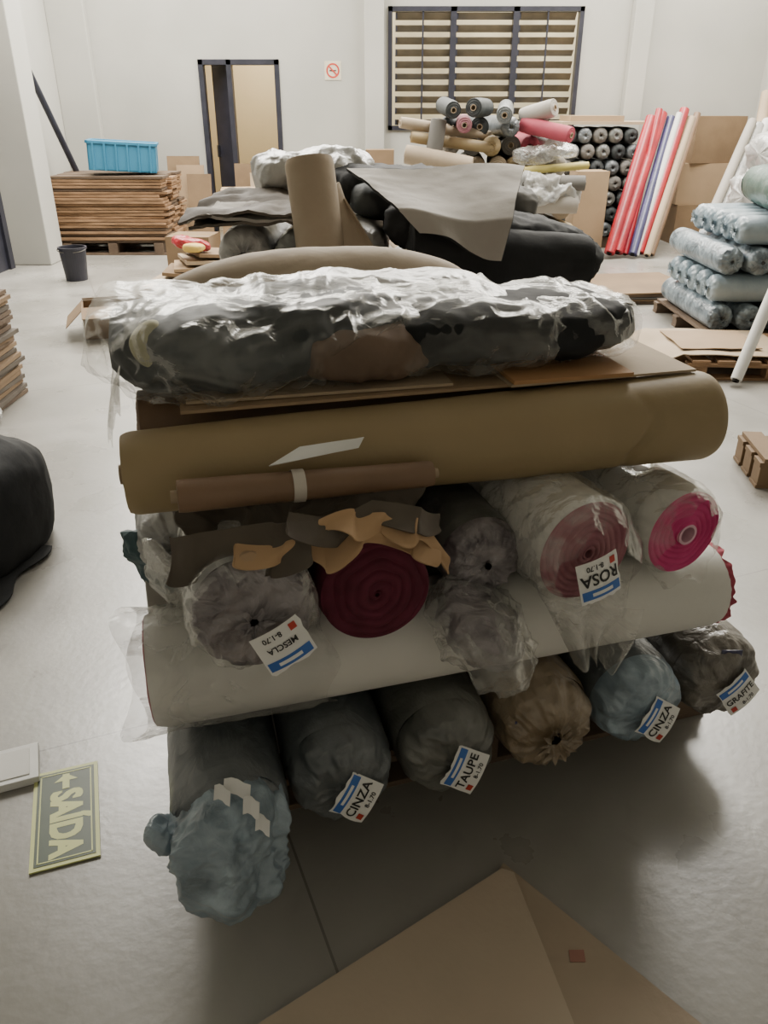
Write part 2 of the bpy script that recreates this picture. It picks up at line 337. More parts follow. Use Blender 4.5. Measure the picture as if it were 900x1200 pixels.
# ---------------------------------------------------------------- main pile
def yd(deg): a=math.radians(deg);return V((-math.sin(a),math.cos(a),0))
b15=yd(15)
pallet('pallet',(.07,2.06,0),1.36,1.15,17,m=woodd)
specs=[(-1,greyw,bagblue,.09,None),(0,greyw,greyw,.02,('CINZA',55,-8)),(1,greyw2,greyw2,.02,('TAUPE',60,5)),(2,bagbrown,bagbrown,.02,None),(3,greyw,bagblue,.02,('CINZA',55,10)),(4,bagdark,bagdark,.0,('GRAFITE',35,15))]
for k,mb,me,ext,tg in specs:
    b=B();E=V((-.091+.2315*k,1.253+.078*k,.24));p0=E+b15*(.045-ext);p1=E+b15*1.3;r=.117
    if k==-1: p0=p0+V((.008,0,0))
    rollbody(b,p0,p1,r,mb,amp=.03,sc=5,cr=.05,crs=9,seed=k+2,nu=70,nt=72)
    if k!=-1: bagend(b,p0,-b15,r,me,length=.075,seed=k+4,pleats=12 if k==2 else 9,amp=.13 if k==2 else .09,tuft=.28 if k==2 else .12,pw=.45,droop=.01,close=.07 if k==2 else .03)
    bagend(b,p1,b15,r,mb,length=.05,seed=k+9,nu=10,nt=40)
    if tg:
        n=(-b15+Z*.25).normalized()
        tag(b,p0-b15*.080+V((.02,-.004,-.012)),n,Z,.096,.078,tg[0],rot=tg[1],size=.028 if len(tg[0])<6 else .022)
    if k==2: sheet(b,lambda a,t:p0-b15*(.058)+V((-.088+.05*a,-.012,-.01+.05*t)),3,3,.002,navy)
    if k==4: sheet(b,lambda a,t:p0-b15*(.045)+V((-.02+.05*a,-.012,.075+.02*t)),3,3,.002,navy)
    if k==-1:
        bagend(b,p0,-b15,r,greyw,length=.03,nu=12,nt=60,tuft=.05)
        A_=p0+b15*.05;Bc=p0-b15*.075+V((.005,0,.02));Cc=V((-.318,1.075,.075))
        def sack(a,t):
            th=2*PI*t;c=A_*(1-a)**2+Bc*2*a*(1-a)+Cc*a*a
            tg_=((Bc-A_)*(1-a)+(Cc-Bc)*a).normalized();s=V((1,.1,0));s=(s-tg_*s.dot(tg_)).normalized();u=s.cross(tg_)*-1
            rr=.119*max(0,1-a**6)**.5*(1-.10*a)
            w=c+rr*(math.cos(th)*s+math.sin(th)*u)
            q=1+min(1,a*2.5)*(.42*crump(w,9,6)+.06*math.sin(7*th+5*a+2*n3_(w,6,2))+.15*n3_(w,7,3))
            w=c+rr*q*(math.cos(th)*s+math.sin(th)*u*.9)
            w.z=max(w.z,.004);return w
        b.surf(sack,120,140,bagblue)
        pillow(b,(-.408,1.10,.215),(-.5,-.1,.5),.065,.045,.028,bagblue,amp=.5,sc=9,seed=8,cr=.9,crs=12,low=.004,ce=2.1,pe=2.2)
        for (x,y,z,w,h) in [(-.275,1.10,.368,.05,.02),(-.245,1.070,.352,.03,.025),(-.225,1.060,.318,.026,.02),(-.30,1.085,.368,.03,.018)]:
            sheet(b,lambda a,t:V((x+(a-.5)*w,y-.02*(1-t)+.006*math.sin(a*5),z+(t-.5)*h*1.0-.01*a)),4,4,.0015,paper)
    b.build('wrapped_fabric_roll')
q0=V((-.475,1.30,.475));q1=V((.765,1.604,.495));a13=(q1-q0).normalized(); bb13=V((-a13.y,a13.x,0)).normalized()
b=B()
rollbody(b,q0,q1,.119,whitef,r1=.100,amp=.012,sc=4,cr=.015,crs=5,nu=60,nt=72,seed=3)
spiral(b,q0,-a13,.119,pinkred,turns=11,seed=1); spiral(b,q1,a13,.100,whitef,turns=11,seed=4,corem=whitef)
def selv(a,t):
    th=2*PI*t;n_=n3_(V((math.cos(th),math.sin(th),0)),5,2)
    return q1+a13*(-.004+.012*a*(1+1.2*n_))+(.095+.002*a*(1+n_)+.0015*a*math.sin(th*29))*(math.cos(th)*bb13+math.sin(th)*Z)
b.surf(selv,3,160,pinkred)
def slv(a,t):
    th=2*PI*t;x=-.045+a*.40;rr=.127+.012*crump(V((x,math.cos(th)*.12,math.sin(th)*.12)),14,2)+(.02*max(0,.3-a))
    return q0+a13*(x+.02*math.sin(3*th)*(1-a)+.015*math.sin(5*th)*a)+rr*(math.cos(th)*bb13+math.sin(th)*Z)
b.surf(slv,60,90,clear2)
b.build('white_fabric_roll')
for i,(o,m) in enumerate(((.245,greyc),(.49,whitef),(.735,midgrey),(.98,greyc))):
    b=B();rollbody(b,q0+bb13*o+a13*.02*i,q1+bb13*o-a13*.04*i,.118,m,nu=20,nt=40,amp=.01);spiral(b,q0+bb13*o+a13*.02*i,-a13,.118,m,nr=30,nt=40);spiral(b,q1+bb13*o-a13*.04*i,a13,.118,m,nr=30,nt=40);b.build('fabric_roll')
def sleeve(b,p,d,r,m,back,fwd,seed,droop=.04,amp=.012):
    d,s,u=frame(d)
    def f(a,t):
        th=2*PI*t;x=-back+a*(back+fwd);e=max(0,x)/fwd
        w=V((x,math.cos(th)*r,math.sin(th)*r))
        edge=.35*fwd*n3_(V((math.cos(th),math.sin(th),0)),1.8,seed)*e
        rr=r*1.05+amp*crump(w,13,seed)*(1+2*e)+.012*e*math.sin(7*th+seed)-.25*r*e*e
        return p+d*(x+edge)+rr*(math.cos(th)*s+math.sin(th)*u)-Z*droop*e*(1.6-math.sin(th))
    b.surf(f,60,100,m)
b=B();p0=V((-.232,1.165,.712));p1=p0+b15*1.2
rollbody(b,p0,p1,.112,whitep,amp=.03,sc=5,cr=.06,seed=11,nu=60,nt=72);bagend(b,p0,-b15,.112,bagdkend,length=.035,seed=14,pleats=7,amp=.08,tuft=.18,pw=.32,close=.05,nt=130,nu=40)
sleeve(b,p0,-b15,.113,clear,.3,.03,3,droop=.0)
bagend(b,p1,b15,.112,whitep,nu=8,nt=30)
tag(b,p0-b15*.056+V((.045,0,-.035)),(-b15+Z*.15),Z,.09,.08,'MESCLA',rot=205,size=.016)
b.build('plastic_wrapped_fabric_roll')
b=B();p0=V((-.015,1.24,.703));p1=p0+b15*1.15
rollbody(b,p0,p1,.108,maroon,amp=.02,seed=2);spiral(b,p0,-b15,.108,maroon,turns=5,amp=.007,seed=8,bulge=.016,corem=maroon,core=.06);spiral(b,p1,b15,.106,maroon,nr=20,nt=30)
b.build('maroon_fabric_roll')
d24=yd(24)
b=B();p0=V((.400,1.370,.715));p1=p0+d24*1.0
rollbody(b,p0,p1,.112,whitef,amp=.02,seed=5,cr=.02);spiral(b,p0,-d24,.112,rosa,turns=8,amp=.006,seed=5,bulge=.012,core=.12,corem=rosa);spiral(b,p1,d24,.111,rosa,nr=20,nt=30)
sleeve(b,p0,-d24,.114,clear,.60,.05,6,droop=.03)
def tail(a,t):
    x=(t-.5)*.2;z=-.09-.15*a;return p0-d24*(.045+.02*math.sin(t*7)*a)+V((x*(1-.55*a)+.02*a+.0,-.01+.025*math.sin(t*17+a*3)*a,z+.015*math.sin(t*5)))
sheet(b,tail,24,40,.001,film('tail_film',base=.08,highlight=.35,sc=9))
tag(b,p0-d24*.070+V((-.015,0,-.022)),(-d24+Z*.2),Z,.095,.085,'ROSA',rot=190,size=.034)
b.build('rose_fabric_roll')
b=B();p0=V((.634,1.475,.70));p1=p0+d24*.95
rollbody(b,p0,p1,.098,whitef,amp=.02,seed=6);spiral(b,p0,-d24,.098,magenta,turns=7,amp=.005,seed=9,bulge=.01,core=.25,corem=M('pale_pink_core',(.70,.42,.50)));spiral(b,p1,d24,.098,magenta,nr=20,nt=30)
sleeve(b,p0,-d24,.1,clear,.6,.035,9,droop=.01)
b.build('magenta_fabric_roll')
b=B();p0=V((.195,1.41,.685));p1=p0+yd(18)*.95
rollbody(b,p0,p1,.088,greyw2,amp=.04,cr=.06,seed=8,nu=50)
bagend(b,p0,-b15,.088,bagdkend,length=.05,seed=2,tuft=.1);bagend(b,p1,b15,.088,greyw2,nu=8,nt=30)
pillow(b,(.20,1.315,.560),(.85,-.20,-.75),.135,.115,.055,film('sack_film',base=.12,highlight=.35,sc=8),amp=.4,sc=8,seed=15,cr=.7,crs=9,nu=100,nt=100,pe=2.4)
pillow(b,(.20,1.325,.570),(.85,-.20,-.7),.11,.095,.042,bagdkend,amp=.4,sc=8,seed=16,cr=.6,crs=10,nu=70,nt=70,pe=2.4)
b.build('plastic_wrapped_fabric_roll')
b=B();p0=V((-.44,1.47,.685));p1=p0+b15*.9;rollbody(b,p0,p1,.085,whitep,amp=.04,cr=.06,seed=9);bagend(b,p0,-b15,.085,whitep,seed=3);bagend(b,p1,b15,.085,whitep,nu=8,nt=30)
b.build('plastic_wrapped_fabric_roll')
b=B();pillow(b,(-.50,1.50,.62),(.3,.5,-1),.11,.05,.04,teal,amp=.5,sc=8,seed=2,cr=.8,crs=10,pe=2.4);pillow(b,(-.43,1.36,.66),(.2,.3,-1),.11,.05,.02,clear2,amp=.5,sc=8,seed=4,cr=.8,crs=10,pe=2.4);b.build('teal_fabric_scrap')
# tan roll
t0=V((-.475,1.336,.898));t1=V((.690,1.634,.905));a14=(t1-t0).normalized();a14.z=0;a14.normalize();b14=V((-a14.y,a14.x,0))
def C(s,t,z): return V((-.486,1.333,0))+a14*s+b14*t+Z*z
b=B()
def tb(a,t):
    th=2*PI*t;r=.078+.018*a;c=t0.lerp(t1,a);x=a*1.20
    k=1+.03*n3_(c+V((0,math.cos(th)*.1,math.sin(th)*.1)),4,3)
    k-=.13*math.exp(-((x-.99-.03*math.sin(th*1+1)-.012*math.sin(4*th))/.012)**2)*(.5+.5*math.cos(th*2+.5)) 
    e=min(x,1.20-x)/.02
    if e<1:k*=1-.06*(1-e)**2
    return c+r*k*(math.cos(th)*b14*-1+math.sin(th)*Z)
b.surf(tb,150,72,tan);spiral(b,t0,-a14,.076,tan,turns=8,core=.25,bulge=0);spiral(b,t1,a14,.094,tan,turns=8,core=.25,bulge=.008)
b.build('tan_vinyl_roll')
for i,(o,m,r) in enumerate(((.19,brownv,.086),(.375,midgrey,.086),(.56,beige,.088),(.75,midgrey,.088))):
    b=B();w0=C(.04+.02*i,o,.91);w1=C(1.12-.03*i,o,.91);rollbody(b,w0,w1,r,m,nu=20,nt=40);spiral(b,w0,-a14,r,m,nr=30,nt=40);spiral(b,w1,a14,r,m,nr=30,nt=40);b.build('vinyl_roll')
b=B();w0=V((-.350,1.212,.912));w1=V((.088,1.345,.895));rollbody(b,w0,w1,.029,brownv,r1=.024,amp=.05,sc=8,seed=4,nt=40)
dd=(w1-w0).normalized();spiral(b,w0,-dd,.029,brownv,core=.4,turns=3,amp=.002,bulge=0);spiral(b,w1,dd,.024,brownv,core=.4,turns=3,amp=.002,bulge=0)
wc=w0.lerp(w1,.45);_,s_,u_=frame(dd)
b.surf(lambda a,t:wc+dd*(a-.5)*.022+.0295*(math.cos(2*PI*t)*s_+math.sin(2*PI*t)*u_),2,32,M('tape',(.6,.55,.48),rough=.4))
b.build('thin_vinyl_roll')
b=B();f=bil((-.20,1.265,.945),(-.045,1.30,.965),(-.035,1.30,.985),(-.15,1.31,.962));sheet(b,f,4,4,.002,paper);b.build('paper_scrap')
# crumpled two tone cloth
b=B()
def cl(a,t):
    x=-.36+.43*a;y=1.345-.16*t+.11*a
    z=.868-.070*t**2.2-.02*abs(a-.45)
    p=V((x,y,0));z+=.065*crump(p,9,4)*(.5+.8*t)+.015*math.sin(a*22+5*t)*t
    y+=-.03*math.sin(a*17+t*4)*t; 
    if a>.8: z-=.10*(a-.8)*t/.2
    return V((x+.015*math.sin(t*11+a*6),y,max(z,.80-.02*t if a<.6 else .73)))
sheet(b,cl,100,60,.003,peach,dkbrown)
def ribbon(pts,wid,m,seed,drop=.6,fq=15):
    P=[V(p) for p in pts];n=len(P)-1
    def f(a,t):
        x=a*n;i=min(int(x),n-1);q=x-i;q=q*q*(3-2*q);c=P[i].lerp(P[i+1],q)
        w=wid*(.65+.45*abs(n3_(V((a*3,0,0)),1,seed))+.45*math.sin(a*PI))
        return c+V((.012*n3_(V((a*6,t,0)),1,seed+2),-.03*t+.018*math.sin(a*fq+seed+t*2)*t,-w*t*drop+.006*math.sin(a*fq*1.3+seed)))
    sheet(b,f,70,18,.003,m,m)
ribbon([(-.25,1.175,.838),(-.17,1.17,.848),(-.10,1.18,.840),(-.03,1.195,.862),(.05,1.215,.845),(.10,1.225,.80)],.042,peach,2)
ribbon([(-.12,1.19,.875),(-.05,1.20,.895),(.0,1.205,.878),(.06,1.22,.862),(.115,1.225,.79)],.040,peach,5)
ribbon([(-.37,1.20,.840),(-.32,1.18,.862),(-.25,1.18,.865),(-.19,1.18,.88),(-.12,1.19,.885)],.088,dkbrown,3,.9,7)
ribbon([(-.16,1.19,.888),(-.08,1.20,.880),(-.02,1.21,.90),(.06,1.235,.885),(.10,1.26,.85)],.045,dkbrown,8,.6,9)
b.build('crumpled_vinyl_cloth')
b=B()
b.box(C(.45,.27,1.000),(.66,.50,.006),kraft,rz(14.5));b.box(C(.40,.28,1.008),(.52,.48,.006),kraft_l,rz(12.5));b.box(C(.97,.22,1.006),(.42,.44,.005),kraft_l,rz(15))
b.box(C(.90,.16,1.014),(.26,.34,.008),orange,rz(13));b.build('flattened_cardboard')
# top bundle
b=B()
pillow(b,C(.31,.25,1.088),a14,.305,.205,.078,slatec,amp=.25,sc=4,seed=3,cr=.4,crs=6,shear=.012,ce=3)
pillow(b,C(.81,.185,1.082),a14,.285,.15,.066,blackc,amp=.15,sc=4,seed=7,cr=.25,crs=6,ce=3)
pillow(b,C(.49,.165,1.070),a14,.16,.135,.058,brownc,amp=.15,sc=5,seed=9,cr=.3,ce=3)
pillow(b,C(.10,.125,1.085),(.6,.2,-.9),.065,.04,.045,olive,amp=.2,seed=2)
pillow(b,C(.24,.17,1.125),(1,.3,0),.045,.06,.030,olive,amp=.2,seed=5)
pillow(b,C(.60,.40,1.12),a14,.25,.10,.045,whitep,amp=.25,seed=6,cr=.5)
pillow(b,C(.295,.25,1.087),a14,.330,.230,.092,clear_top,amp=.3,sc=4,seed=3,cr=.45,crs=6,nu=130,nt=130,pe=3.2,ce=3)
pillow(b,C(.785,.205,1.082),a14,.335,.180,.077,clear_top,amp=.2,sc=4,seed=17,cr=.4,crs=6,nu=130,nt=130,pe=3.2,ce=3)
def ruf(a,t):
    return C(.02-.035*a*(.8+.3*math.sin(t*9)),.03+.28*t,1.065-.085*a*a+.010*math.sin(t*34)*a-.04*(1-t)*a)
sheet(b,ruf,20,70,.001,clear)
b.build('plastic_wrapped_fabric_bundle')
b=B();pillow(b,C(.50,.66,1.055),a14,.42,.13,.128,beige,amp=.05,sc=3,seed=2,cr=.03,pe=2.2,ce=2.2);b.build('beige_foam_roll')

# ---------------------------------------------------------------- second pile
pallet('pallet',(.03,4.05,0),1.6,1.2,3,m=woodd)
b=B()
for lz,n in((.24,6),(.475,6),(.71,6),(.945,3)):
    for i in range(n):
        x=-.62+.245*i+(.03 if lz in(.475,.945) else 0);y0=3.48+.05*math.sin(i*3+lz*9)
        m=[greyw2,whitep,greyc,greyw,midgrey][(i+int(lz*10))%5]
        if lz>.9:m=whitep if i!=1 else greyw2
        rollbody(b,(x,y0,lz),(x+.02,y0+1.15,lz),.118,m,nu=16,nt=30,amp=.05,cr=.07,seed=i)
        bagend(b,(x,y0,lz),V((0,-1,0)),.118,m,nu=14,nt=60,seed=i+3)
b.build('wrapped_roll_stack')
b=B();rollbody(b,(.10,3.40,.965),(.86,3.52,.90),.14,blackc,r1=.12,amp=.08,sc=3,cr=.05,seed=3);spiral(b,(.86,3.52,.90),V((1,.15,-.1)),.12,blackc,nr=20,nt=30);spiral(b,(.10,3.40,.965),V((-1,-.15,.1)),.14,blackc,nr=20,nt=30)
pillow(b,(.48,3.72,.98),(1,.1,-.2),.50,.3,.13,blackc,amp=.2,sc=3,seed=4)
b.build('black_fabric_roll')
b=B();c0=V((-.235,3.33,.80));c1=V((-.30,3.46,1.315));rollbody(b,c0,c1,.10,beige,r1=.098,amp=.03,sc=5,nt=48);spiral(b,c1,c1-c0,.098,beige,core=.3,turns=4,bulge=0,corem=darkhole)
def fl(a,t): return V((-.20+.27*a*(1-t*.85),3.28+.05*math.sin(a*3)+.16*t,.86+.34*t+.03*math.sin(a*5)))
sheet(b,fl,20,20,.006,beige,beige)
b.build('beige_fabric_roll')
b=B()
kz=[(0,3.21,.97),(.28,3.25,1.10),(.45,3.36,1.16),(1,3.68,1.27)]
def g1(a,t):
    for i in range(3):
        if t<=kz[i+1][0]:
            q=(t-kz[i][0])/(kz[i+1][0]-kz[i][0]);y=kz[i][1]*(1-q)+kz[i+1][1]*q;z=kz[i][2]*(1-q)+kz[i+1][2]*q;break
    x0=.14-.30*t;x1=.46+.14*t;
    if t<.45: z+=(1-a)*.10*(1-t/.45)
    p=V((x0+(x1-x0)*a,y,z));p.z+=.018*math.sin(a*6+t*3)*(1-t*.4)+.015*crump(p,3,3);p.y-=.02*math.sin(a*6);return p
sheet(b,g1,40,50,.012,greyc,blackc)
b.build('light_grey_fabric_sheet')
b=B()
pillow(b,(.12,4.05,1.15),(1,.1,-.1),.50,.28,.10,blackc,amp=.3,sc=3,seed=6,cr=.4,crs=4)
pillow(b,(-.02,3.80,1.13),(1,.3,-.1),.14,.16,.07,slatec,amp=.3,sc=3,seed=8,cr=.4,crs=4)
pillow(b,(.45,4.05,1.13),(1,.1,-.2),.28,.16,.08,midgrey,amp=.3,sc=3,seed=8,cr=.4,crs=4)
b.build('folded_black_fabric')
b=B();pillow(b,(-.33,4.05,1.22),(1,.1,0),.26,.2,.10,whitep,amp=.4,sc=4,seed=4,cr=.6,crs=5,nu=90,nt=90)
b.build('white_plastic_bag')
b=B()
for i,m in enumerate((dkbrown,greyc,dkbrown)):
    f2=bil((-.80-.02*i,3.42,1.075+.018*i),(-.34,3.40,1.08+.018*i),(-.34,3.9,1.13+.018*i),(-.78,3.9,1.12+.018*i))
    sheet(b,lambda a,t:f2(a,t)+Z*(.05*crump(f2(a,t),4,i+2)-.12*max(0,.15-a)),24,24,.012,m)
b.build('folded_brown_fabric')

# ---------------------------------------------------------------- back-centre roll pile
pallet('pallet',(1.05,9.0,0),1.7,1.3,0,m=woodd);
random.seed(3)
b=B()
cols=[midgrey,greyc,beige,greyw,brownv,whitep,tan]
for li,lz in enumerate((.22,.42,.62,.82,1.0,1.18,1.34)):
    n=[9,9,8,8,7,6,4][li]
    for i in range(n):
        r=.092;x=.32+(1.55-n*.185)/2+.185*i+random.uniform(-.02,.02)+.02*li;y0=8.2+random.uniform(-.12,.12)
        m=random.choice(cols)
        if lz>1.25: m=[slatec,slatec,greyw,whitep][i]; x-=.25-.1*i
        if lz>1.1 and i==4:m=pinkred
        if lz>1.1 and i==5:m=whitep
        yw=random.uniform(-9,9);e=yd(yw)*1.3
        rollbody(b,V((x,y0,lz)),V((x,y0,lz))+e,r,m,nu=6,nt=24,amp=.04)
        if i%2: spiral(b,V((x,y0,lz)),-yd(yw),r,m,nr=24,nt=24,core=.3,turns=5)
        else: bagend(b,V((x,y0,lz)),-yd(yw),r,m,nu=12,nt=40,seed=i)
for p,q,r,m in(((.25,8.05,1.26),(1.05,8.15,1.16),.05,tan),((.2,8.0,1.12),(.80,7.9,1.02),.085,beige),((1.0,7.95,.96),(1.9,8.05,1.02),.035,M('yellow_tube',(.5,.42,.12))),((.15,8.05,1.38),(1.0,8.3,1.26),.05,beige),((.7,8.0,.85),(1.85,7.9,.88),.07,midgrey),((.3,8.02,.72),(1.8,7.9,.70),.09,greyc),((.42,7.98,.85),(.50,8.05,1.40),.075,midgrey),((1.30,8.25,1.36),(1.68,7.9,1.28),.07,pinkred),((.95,8.3,1.50),(.80,7.95,1.50),.08,slatec),((1.3,8.3,1.42),(1.55,8.1,1.5),.08,greyc),((.55,8.3,1.52),(.62,7.95,1.48),.075,slatec),((1.15,8.4,1.50),(1.08,7.95,1.44),.075,greyw),((.75,8.4,1.38),(.72,7.9,1.36),.07,rosa)):
    p=V(p);q=V(q);rollbody(b,p,q,r,m,nu=8,nt=28,amp=.04);dq=q-p;spiral(b,p,-dq,r,m,nr=24,nt=28,core=.35,turns=4);spiral(b,q,dq,r,m,nr=24,nt=28,core=.35,turns=4)
pillow(b,(1.50,7.98,.80),(1,0,-.15),.35,.18,.13,whitep,amp=.4,sc=4,seed=3,cr=.8,crs=6)
pillow(b,(1.5,8.1,1.12),(1,0,.1),.3,.16,.08,clear2,amp=.4,sc=4,seed=9,cr=.6,crs=5)
b.build('fabric_roll_pile')
b=B();b.bx(2.0,2.98,9.95,10.8,0,.12,woodd)
for li in range(7):
    for i in range(5):
        x=2.1+.175*i+(.05 if li%2 else 0);lz=.21+.168*li
        m=[midgrey,greyw,slatec,greyw2][(i*3+li)%4]
        rollbody(b,(x,9.95,lz),(x,10.7,lz),.085,m,nu=4,nt=20);bagend(b,(x,9.95,lz),V((0,-1,0)),.085,m,nu=10,nt=36,seed=i)
b.bx(2.0,3.1,9.9,10.75,1.33,1.36,kraft_l);b.bx(2.1,2.7,9.95,10.6,1.36,1.42,kraft)
b.build('wrapped_roll_rack')
def carton(name,c,w,d,h,yaw,m,openf=False):
    b=B();R=rz(yaw);c=V(c);t=.006
    for sx in(-1,1): b.box(c+R@V((sx*(w/2-t/2),0,h/2)),(t,d,h),m,R);b.box(c+R@V((0,sx*(d/2-t/2),h/2)),(w-2*t,t,h),m,R)
    b.box(c+Z*t/2,(w-2*t,d-2*t,t),m,R)
    if openf:
        for sx in(-1,1):
            b.box(c+R@V((sx*(w/2+.06),0,h-.05)),(.17,d,.005),m,R@Matrix.Rotation(sx*.75,3,'Y'))
            b.box(c+R@V((0,sx*(d/2+.05),h+.0)),(w,.16,.005),m,R@Matrix.Rotation(-sx*.3,3,'X'))
    else:
        b.box(c+R@V((0,-d/4,h-t/2)),(w,d/2-.003,t),m,R);b.box(c+R@V((0,d/4,h-t/2)),(w,d/2-.003,t),m,R);b.box(c+R@V((0,0,h+.001)),(w,.05,.001),M('packing_tape',(.40,.28,.14),rough=.25),R)
    return b.build(name,.002)
carton('cardboard_box',(2.28,9.55,0),.36,.3,.88,4,kraft)
carton('cardboard_box',(3.86,10.45,0),.66,.45,.45,3,kraft_d);carton('cardboard_box',(3.86,10.46,.452),.64,.45,.46,-4,kraft);carton('cardboard_box',(3.90,10.45,.914),.60,.42,.50,6,kraft_d)
carton('cardboard_box',(-.05,10.55,0),.34,.3,1.05,0,kraft_d)
b=B()
for i,(m,r,bx_,tx) in enumerate(((red,.062,2.50,3.00),(red,.065,2.60,3.13),(red,.04,2.70,3.08),(navy,.05,2.76,3.24),(whitef,.035,2.81,3.31),(red,.055,2.86,3.38),(kraft_l,.04,2.92,3.46),(brownv,.04,2.98,3.53))):
    p=V((bx_,9.15+.04*(i%3),r));q=V((tx,9.95+.05*(i%2),1.40+.04*(i%3)))
    rollbody(b,p,q,r,m,nu=6,nt=24);spiral(b,p,p-q,r,m,nr=12,nt=20,core=.5,turns=2,bulge=0,corem=darkhole);spiral(b,q,q-p,r,m,nr=12,nt=20,core=.5,turns=2,bulge=0,corem=darkhole)
b.build('leaning_fabric_tubes')
b=B()
for i in range(5):
    r=.05+.015*(i%2);p=V((3.28+.14*i,8.75+.03*i,.07));q=V((4.06+.10*i,9.75+.05*i,1.36-.05*(i%2)))
    m=[greyc,whitep,whitef][i%3]
    rollbody(b,p,q,r,m,nu=10,nt=28,amp=.05);bagend(b,p,p-q,r,m,nu=8,nt=30);bagend(b,q,q-p,r,m,nu=12,nt=40)
rollbody(b,(3.95,9.2,.06),(4.35,10.2,1.65),.06,kraft_l,nu=8,nt=24);spiral(b,(4.35,10.2,1.65),V((.4,1.0,1.6)),.06,kraft_l,nr=10,nt=20,core=.5,corem=darkhole)
b.build('leaning_white_rolls')
b=B();b.bx(2.95,4.1,7.0,8.1,0,.12,woodd)
for i,(z,h) in enumerate(((.36,.24),(.80,.22),(1.14,.18))): pillow(b,(3.55+.05*i,7.55,z),(1,.1,0),.50-.05*i,.48,h,whitep,amp=.2,sc=3,seed=i,cr=.5,crs=5,nu=60,nt=60)
b.build('white_plastic_bale')
pallet('pallet',(2.85,6.1,0),1.25,1.05,0,h=.1,m=woodd)
b=B();r=.094
for li,lz in enumerate((.195,.385,.575,.765)):
    if li%2==0:
        for i in range(6):
            x=2.34+.193*i;y0=5.56+.03*math.sin(i*5)
            rollbody(b,(x,y0,lz),(x,y0+1,lz),r,steelbag,nu=8,nt=30,amp=.05,cr=.05,seed=i);bagend(b,(x,y0,lz),V((0,-1,0)),r,steelbag,nu=20,nt=70,seed=i+li,tuft=.3)
    else:
        for j in range(5):
            y=5.62+.193*j
            rollbody(b,(2.24+.06*li,y,lz),(3.45,y,lz),r,ltblue,nu=20,nt=36,amp=.03,cr=.04,seed=j);bagend(b,(2.24+.06*li,y,lz),V((-1,0,0)),r,ltblue,nu=12,nt=40,seed=j);bagend(b,(3.45,y,lz),V((1,0,0)),r,ltblue,nu=8,nt=30,seed=j)
b.build('wrapped_roll_stack')
b=B();p=V((2.66,5.55,1.00));q=V((2.85,6.5,.99));rollbody(b,p,q,.135,green,nu=16,nt=40,amp=.05,cr=.08);bagend(b,p,p-q,.135,green,nu=24,nt=80,seed=4);bagend(b,q,q-p,.135,green,nu=8,nt=30)
b.build('green_wrapped_roll')
b=B();rollbody(b,(3.1,5.7,.97),(3.25,6.5,.97),.11,whitep,nu=16,nt=40,amp=.05,cr=.08);bagend(b,(3.1,5.7,.97),V((-.1,-1,0)),.11,whitep,nu=24,nt=60);b.build('plastic_wrapped_fabric_roll')
pallet('pallet',(2.42,5.07,0),1.05,.72,-4)
b=B();f=bil((1.72,4.78,.15),(2.50,4.74,.14),(2.55,5.38,.14),(1.66,5.45,.145));sheet(b,lambda a,t:f(a,t)+Z*(.02*abs(n3_(f(a,t),3,1))-.11*max(0,.15-a)/.15*.5),20,20,.006,kraft_l)
f3=bil((1.85,4.85,.165),(2.35,4.85,.165),(2.35,5.25,.17),(1.85,5.3,.165));sheet(b,lambda a,t:f3(a,t)+Z*(.015*abs(n3_(f3(a,t),4,5))),10,10,.005,kraft);b.build('flattened_cardboard')
b=B();p=V((2.12,4.62,.04));q=V((2.46,5.0,.72));rollbody(b,p,q,.035,whitef,nu=6,nt=24);spiral(b,p,p-q,.035,whitef,nr=10,nt=20,core=.6,turns=2,bulge=0,corem=darkhole);spiral(b,q,q-p,.035,whitef,nr=10,nt=20,core=.6,turns=2,bulge=0,corem=darkhole);b.build('white_cardboard_tube')
b=B()
for i in range(5): b.box((2.2+.02*i,7.3,.012+.02*i),(.95-.03*i,.9,.014),[woodd,kraft_d,midgrey][i%3],rz(-4+3*i))
b.build('stacked_boards')
pallet('pallet',(2.08,3.30,0),.85,.34,-6,m=kraft_d,h=.14)
# ---------------------------------------------------------------- left side
b=B();random.seed(5)
for li in range(22):
    z=.13+li*.032
    for i in range(3):
        b.box((-3.08+random.uniform(-.03,.03),9.55+.32*i+random.uniform(-.02,.02),z+.014),(1.28+random.uniform(-.06,.06),.27,.026),wood if random.random()<.75 else woodd,rz(random.uniform(-1.5,1.5)))
for x in(-3.6,-3.08,-2.56): b.box((x,9.87,.065),(.1,.95,.13),woodd)
for y in (9.45,9.87,10.3): b.box((-3.08,y,.01),(1.25,.1,.02),woodd)
b.build('wood_plank_stack',.002)
b=B();R=rz(12)@Matrix.Rotation(.06,3,'Y');c=V((-2.92,9.75,1.02))
w,d,h=.72,.5,.30
for sx in(-1,1):
    b.box(c+R@V((sx*(w/2-.01),0,0)),(.02,d,h),bluecrate,R);b.box(c+R@V((0,sx*(d/2-.01),0)),(w,.02,h),bluecrate,R)
    b.box(c+R@V((sx*w/2,0,h/2-.015)),(.03,d+.03,.03),bluecrate,R);b.box(c+R@V((0,sx*d/2,h/2-.015)),(w+.03,.03,.03),bluecrate,R)
b.box(c+R@V((0,0,-h/2+.01)),(w,d,.02),bluecrate,R);b.box(c+R@V((0,0,h/2-.02)),(w,d,.02),bluecrate,R)
for i in range(6): b.box(c+R@V((-w/2+.06+i*.12,-d/2-.008,0)),(.02,.02,h),bluecrate,R)
b.build('blue_plastic_crate',.004)
b=B();c=V((-3.0,7.95,0))
prof=[(.001,.0),(.10,0),(.125,.29),(.135,.29),(.135,.31),(.12,.31),(.095,.02),(.001,.02)]
